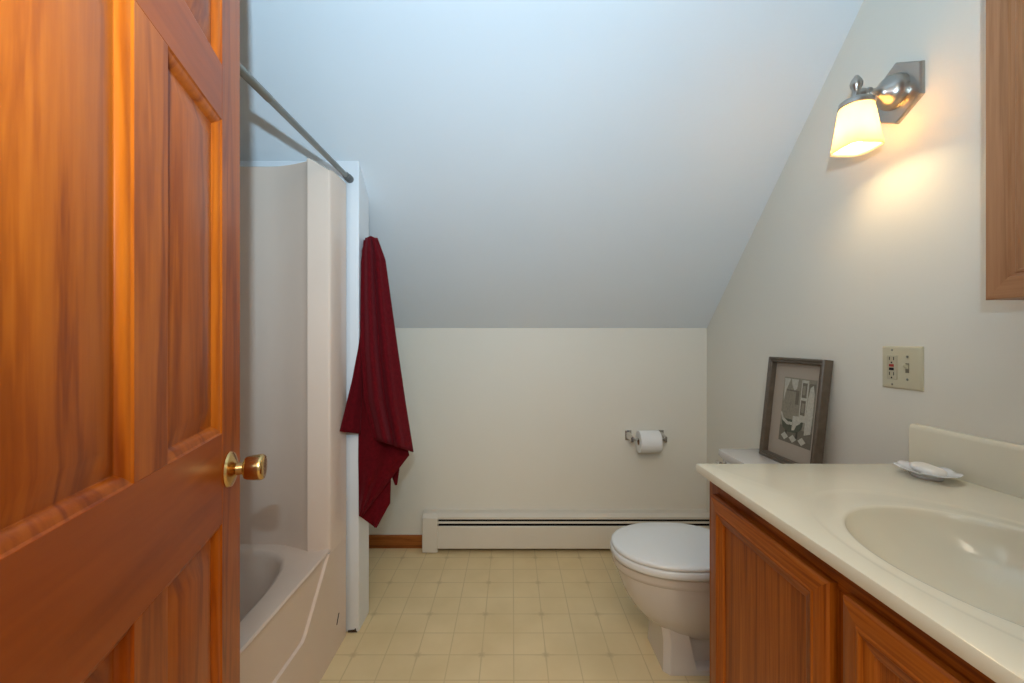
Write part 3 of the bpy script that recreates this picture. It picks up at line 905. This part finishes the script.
# ------------------------------------------------------------------ wall sconce
scy_, scz = 1.172, 1.800
sc = thing('wall_sconce', (XR, scy_, scz), 'lit brushed nickel wall sconce with frosted glass shade', 'wall lamp')
hexa = lambda r, x: [(x, scy_ + r * math.sin(PI / 3 * k_), scz + r * math.cos(PI / 3 * k_)) for k_ in range(6)]
q = MB()
q.loops([hexa(0.084, XR), hexa(0.084, XR - 0.008), hexa(0.081, XR - 0.012), hexa(0.072, XR - 0.0125)])
q.build('backplate', M['nickel'], sc, angle=20)
q = MB()
q.lathe([(0.046, 0.0), (0.046, 0.004), (0.045, 0.012), (0.041, 0.024), (0.032, 0.034), (0.022, 0.041), (0.0155, 0.049), (0.0125, 0.060), (0.0115, 0.070), (0.016, 0.072), (0.016, 0.075), (0.011, 0.077),
         (0.011, 0.081), (0.0145, 0.086), (0.0155, 0.092), (0.0125, 0.099), (0.010, 0.104), (0.010, 0.114)], (XR - 0.012, scy_, scz + 0.003), (-1, 0, -0.06), 32)
q.build('arm', M['nickel'], sc, angle=45)
sx_, sz_ = 0.943, 1.772         # centre of the shade holder
q = MB()
q.lathe([(0.0, 0.010), (0.020, 0.010), (0.036, 0.006), (0.0405, 0.002), (0.0415, -0.003), (0.0415, -0.010), (0.039, -0.012), (0.037, -0.008), (0.0, -0.006)], (sx_, scy_, sz_), (0, 0, 1), 36, False, False)
q.build('shade_holder', M['nickel'], sc, angle=40)
q = MB()
q.lathe([(0.010, 0.008), (0.012, 0.010), (0.0105, 0.014), (0.0105, 0.040), (0.014, 0.046), (0.0152, 0.054), (0.0125, 0.063), (0.008, 0.070), (0.004, 0.076), (0.0, 0.077)], (sx_, scy_, sz_), (0, 0, 1), 24, True, False)
q.build('finial', M['nickel'], sc, angle=50)
q = MB()


def shl(r, e, z):
    return [(sx_ + x, scy_ + y, z) for x, y, _ in [(p[0], p[1], 0) for p in supray(0, 0, r, r, e, 0, 64)]]


T = sz_ - 0.006
q.loops([shl(0.037, 2.0, T), shl(0.039, 2.1, T - 0.012), shl(0.0425, 2.6, T - 0.05), shl(0.0450, 3.4, T - 0.09), shl(0.0463, 4.0, T - 0.106), shl(0.0470, 4.2, T - 0.112), shl(0.0478, 4.2, T - 0.121)], False, False)
q.build('shade', M['shade'], sc, angle=60, solid=0.0025)['label'] = 'glowing frosted glass shade'
q = MB()
q.lathe([(0.0, 0.0), (0.012, 0.0), (0.013, 0.02), (0.018, 0.035), (0.026, 0.055), (0.027, 0.065), (0.022, 0.080), (0.011, 0.089), (0.0, 0.091)], (sx_, scy_, sz_ - 0.020), (0, 0, -1), 24, False, False)
q.build('bulb', M['bulb'], sc, angle=60)

# ------------------------------------------------------------------ burgundy towel hung on the end of the stub wall
tw = MB()


def sheet(left, right, nu=14, nv=40, folds=2.0, amp=0.012, ph=0.0, grow=True):
    """left / right: edge lines of (pixel x, pixel y, distance); joined by a folded cloth"""
    def samp(pl_, t_):
        s = t_ * (len(pl_) - 1); i = min(int(s), len(pl_) - 2); k_ = s - i
        return Vector(pl_[i]) * (1 - k_) + Vector(pl_[i + 1]) * k_
    L_ = []
    for j in range(nv + 1):
        t_ = j / nv
        a, b2 = samp(left, t_), samp(right, t_)
        row = []
        for i in range(nu + 1):
            u = i / nu
            p_ = a * (1 - u) + b2 * u
            am = amp * (0.35 + 0.65 * t_ if grow else 1.0)
            dd = am * math.sin(folds * PI * 2 * u + ph) * math.sin(PI * min(1, u * 1.2 + 0.05)) - am * 1.2 * math.sin(PI * u)
            row.append(px(p_.x, p_.y, p_.z + dd))
        L_.append(row)
    tw.loops(L_, False, False, closed=False)


# front fold, ending in a hem at the right
sheet([(365.5, 238, 1.695), (362, 250, 1.660), (361, 300, 1.635), (361, 350, 1.620), (364, 400, 1.615), (374, 439, 1.615)],
      [(377, 238, 1.695), (385, 260, 1.685), (390.5, 300, 1.68), (397.5, 350, 1.68), (405.5, 405, 1.685), (413, 452, 1.69)], folds=2.3, amp=0.045, ph=0.6, nu=26)
# second layer hanging lowest, its hem running up to the right
sheet([(364, 240, 1.700), (361, 262, 1.672), (360, 330, 1.655), (358.8, 400, 1.645), (358.3, 460, 1.64), (359.5, 516, 1.635)],
      [(374, 242, 1.705), (381, 262, 1.70), (388, 320, 1.70), (394, 380, 1.70), (409, 455, 1.705), (361.0, 517, 1.637)], folds=1.5, amp=0.018, ph=2.0, nu=24, nv=60)
# back layer seen below the hem
sheet([(362, 400, 1.672), (360, 450, 1.668), (360, 500, 1.664), (361, 517, 1.66), (375, 527.5, 1.662)],
      [(396, 400, 1.722), (394, 440, 1.718), (391, 475, 1.712), (390, 503, 1.70), (376, 527.5, 1.664)], folds=0.8, amp=0.008, ph=1.0)
# small back corner at the right
sheet([(390, 420, 1.740), (389, 450, 1.738), (392, 476, 1.735), (395.5, 485, 1.735)],
      [(402, 420, 1.745), (401, 450, 1.742), (399, 470, 1.738), (396.5, 485, 1.735)], folds=0.5, amp=0.005)
# short left flap
sheet([(361.5, 325, 1.640), (358, 350, 1.632), (352.5, 380, 1.60), (340, 431.5, 1.565)],
      [(364, 325, 1.646), (363, 350, 1.645), (362, 380, 1.640), (360, 434, 1.636)], folds=0.8, amp=0.004, ph=0.3)
# the gathered top over the hook
sheet([(365, 238.5, 1.70), (370.5, 236.0, 1.705), (376.5, 238.5, 1.70)], [(367, 262, 1.73), (372, 262, 1.75), (379, 262, 1.735)], folds=0.5, amp=0.002, nv=12)
towel = tw.build('bath_towel', M['towel'], None, angle=180, solid=0.006, origin=(-0.56, 1.69, 1.53))
tag(towel, 'burgundy bath towel hanging in folds from the white stub wall', 'towel')

for o in bpy.data.objects:
    if '_off' in o: del o['_off']
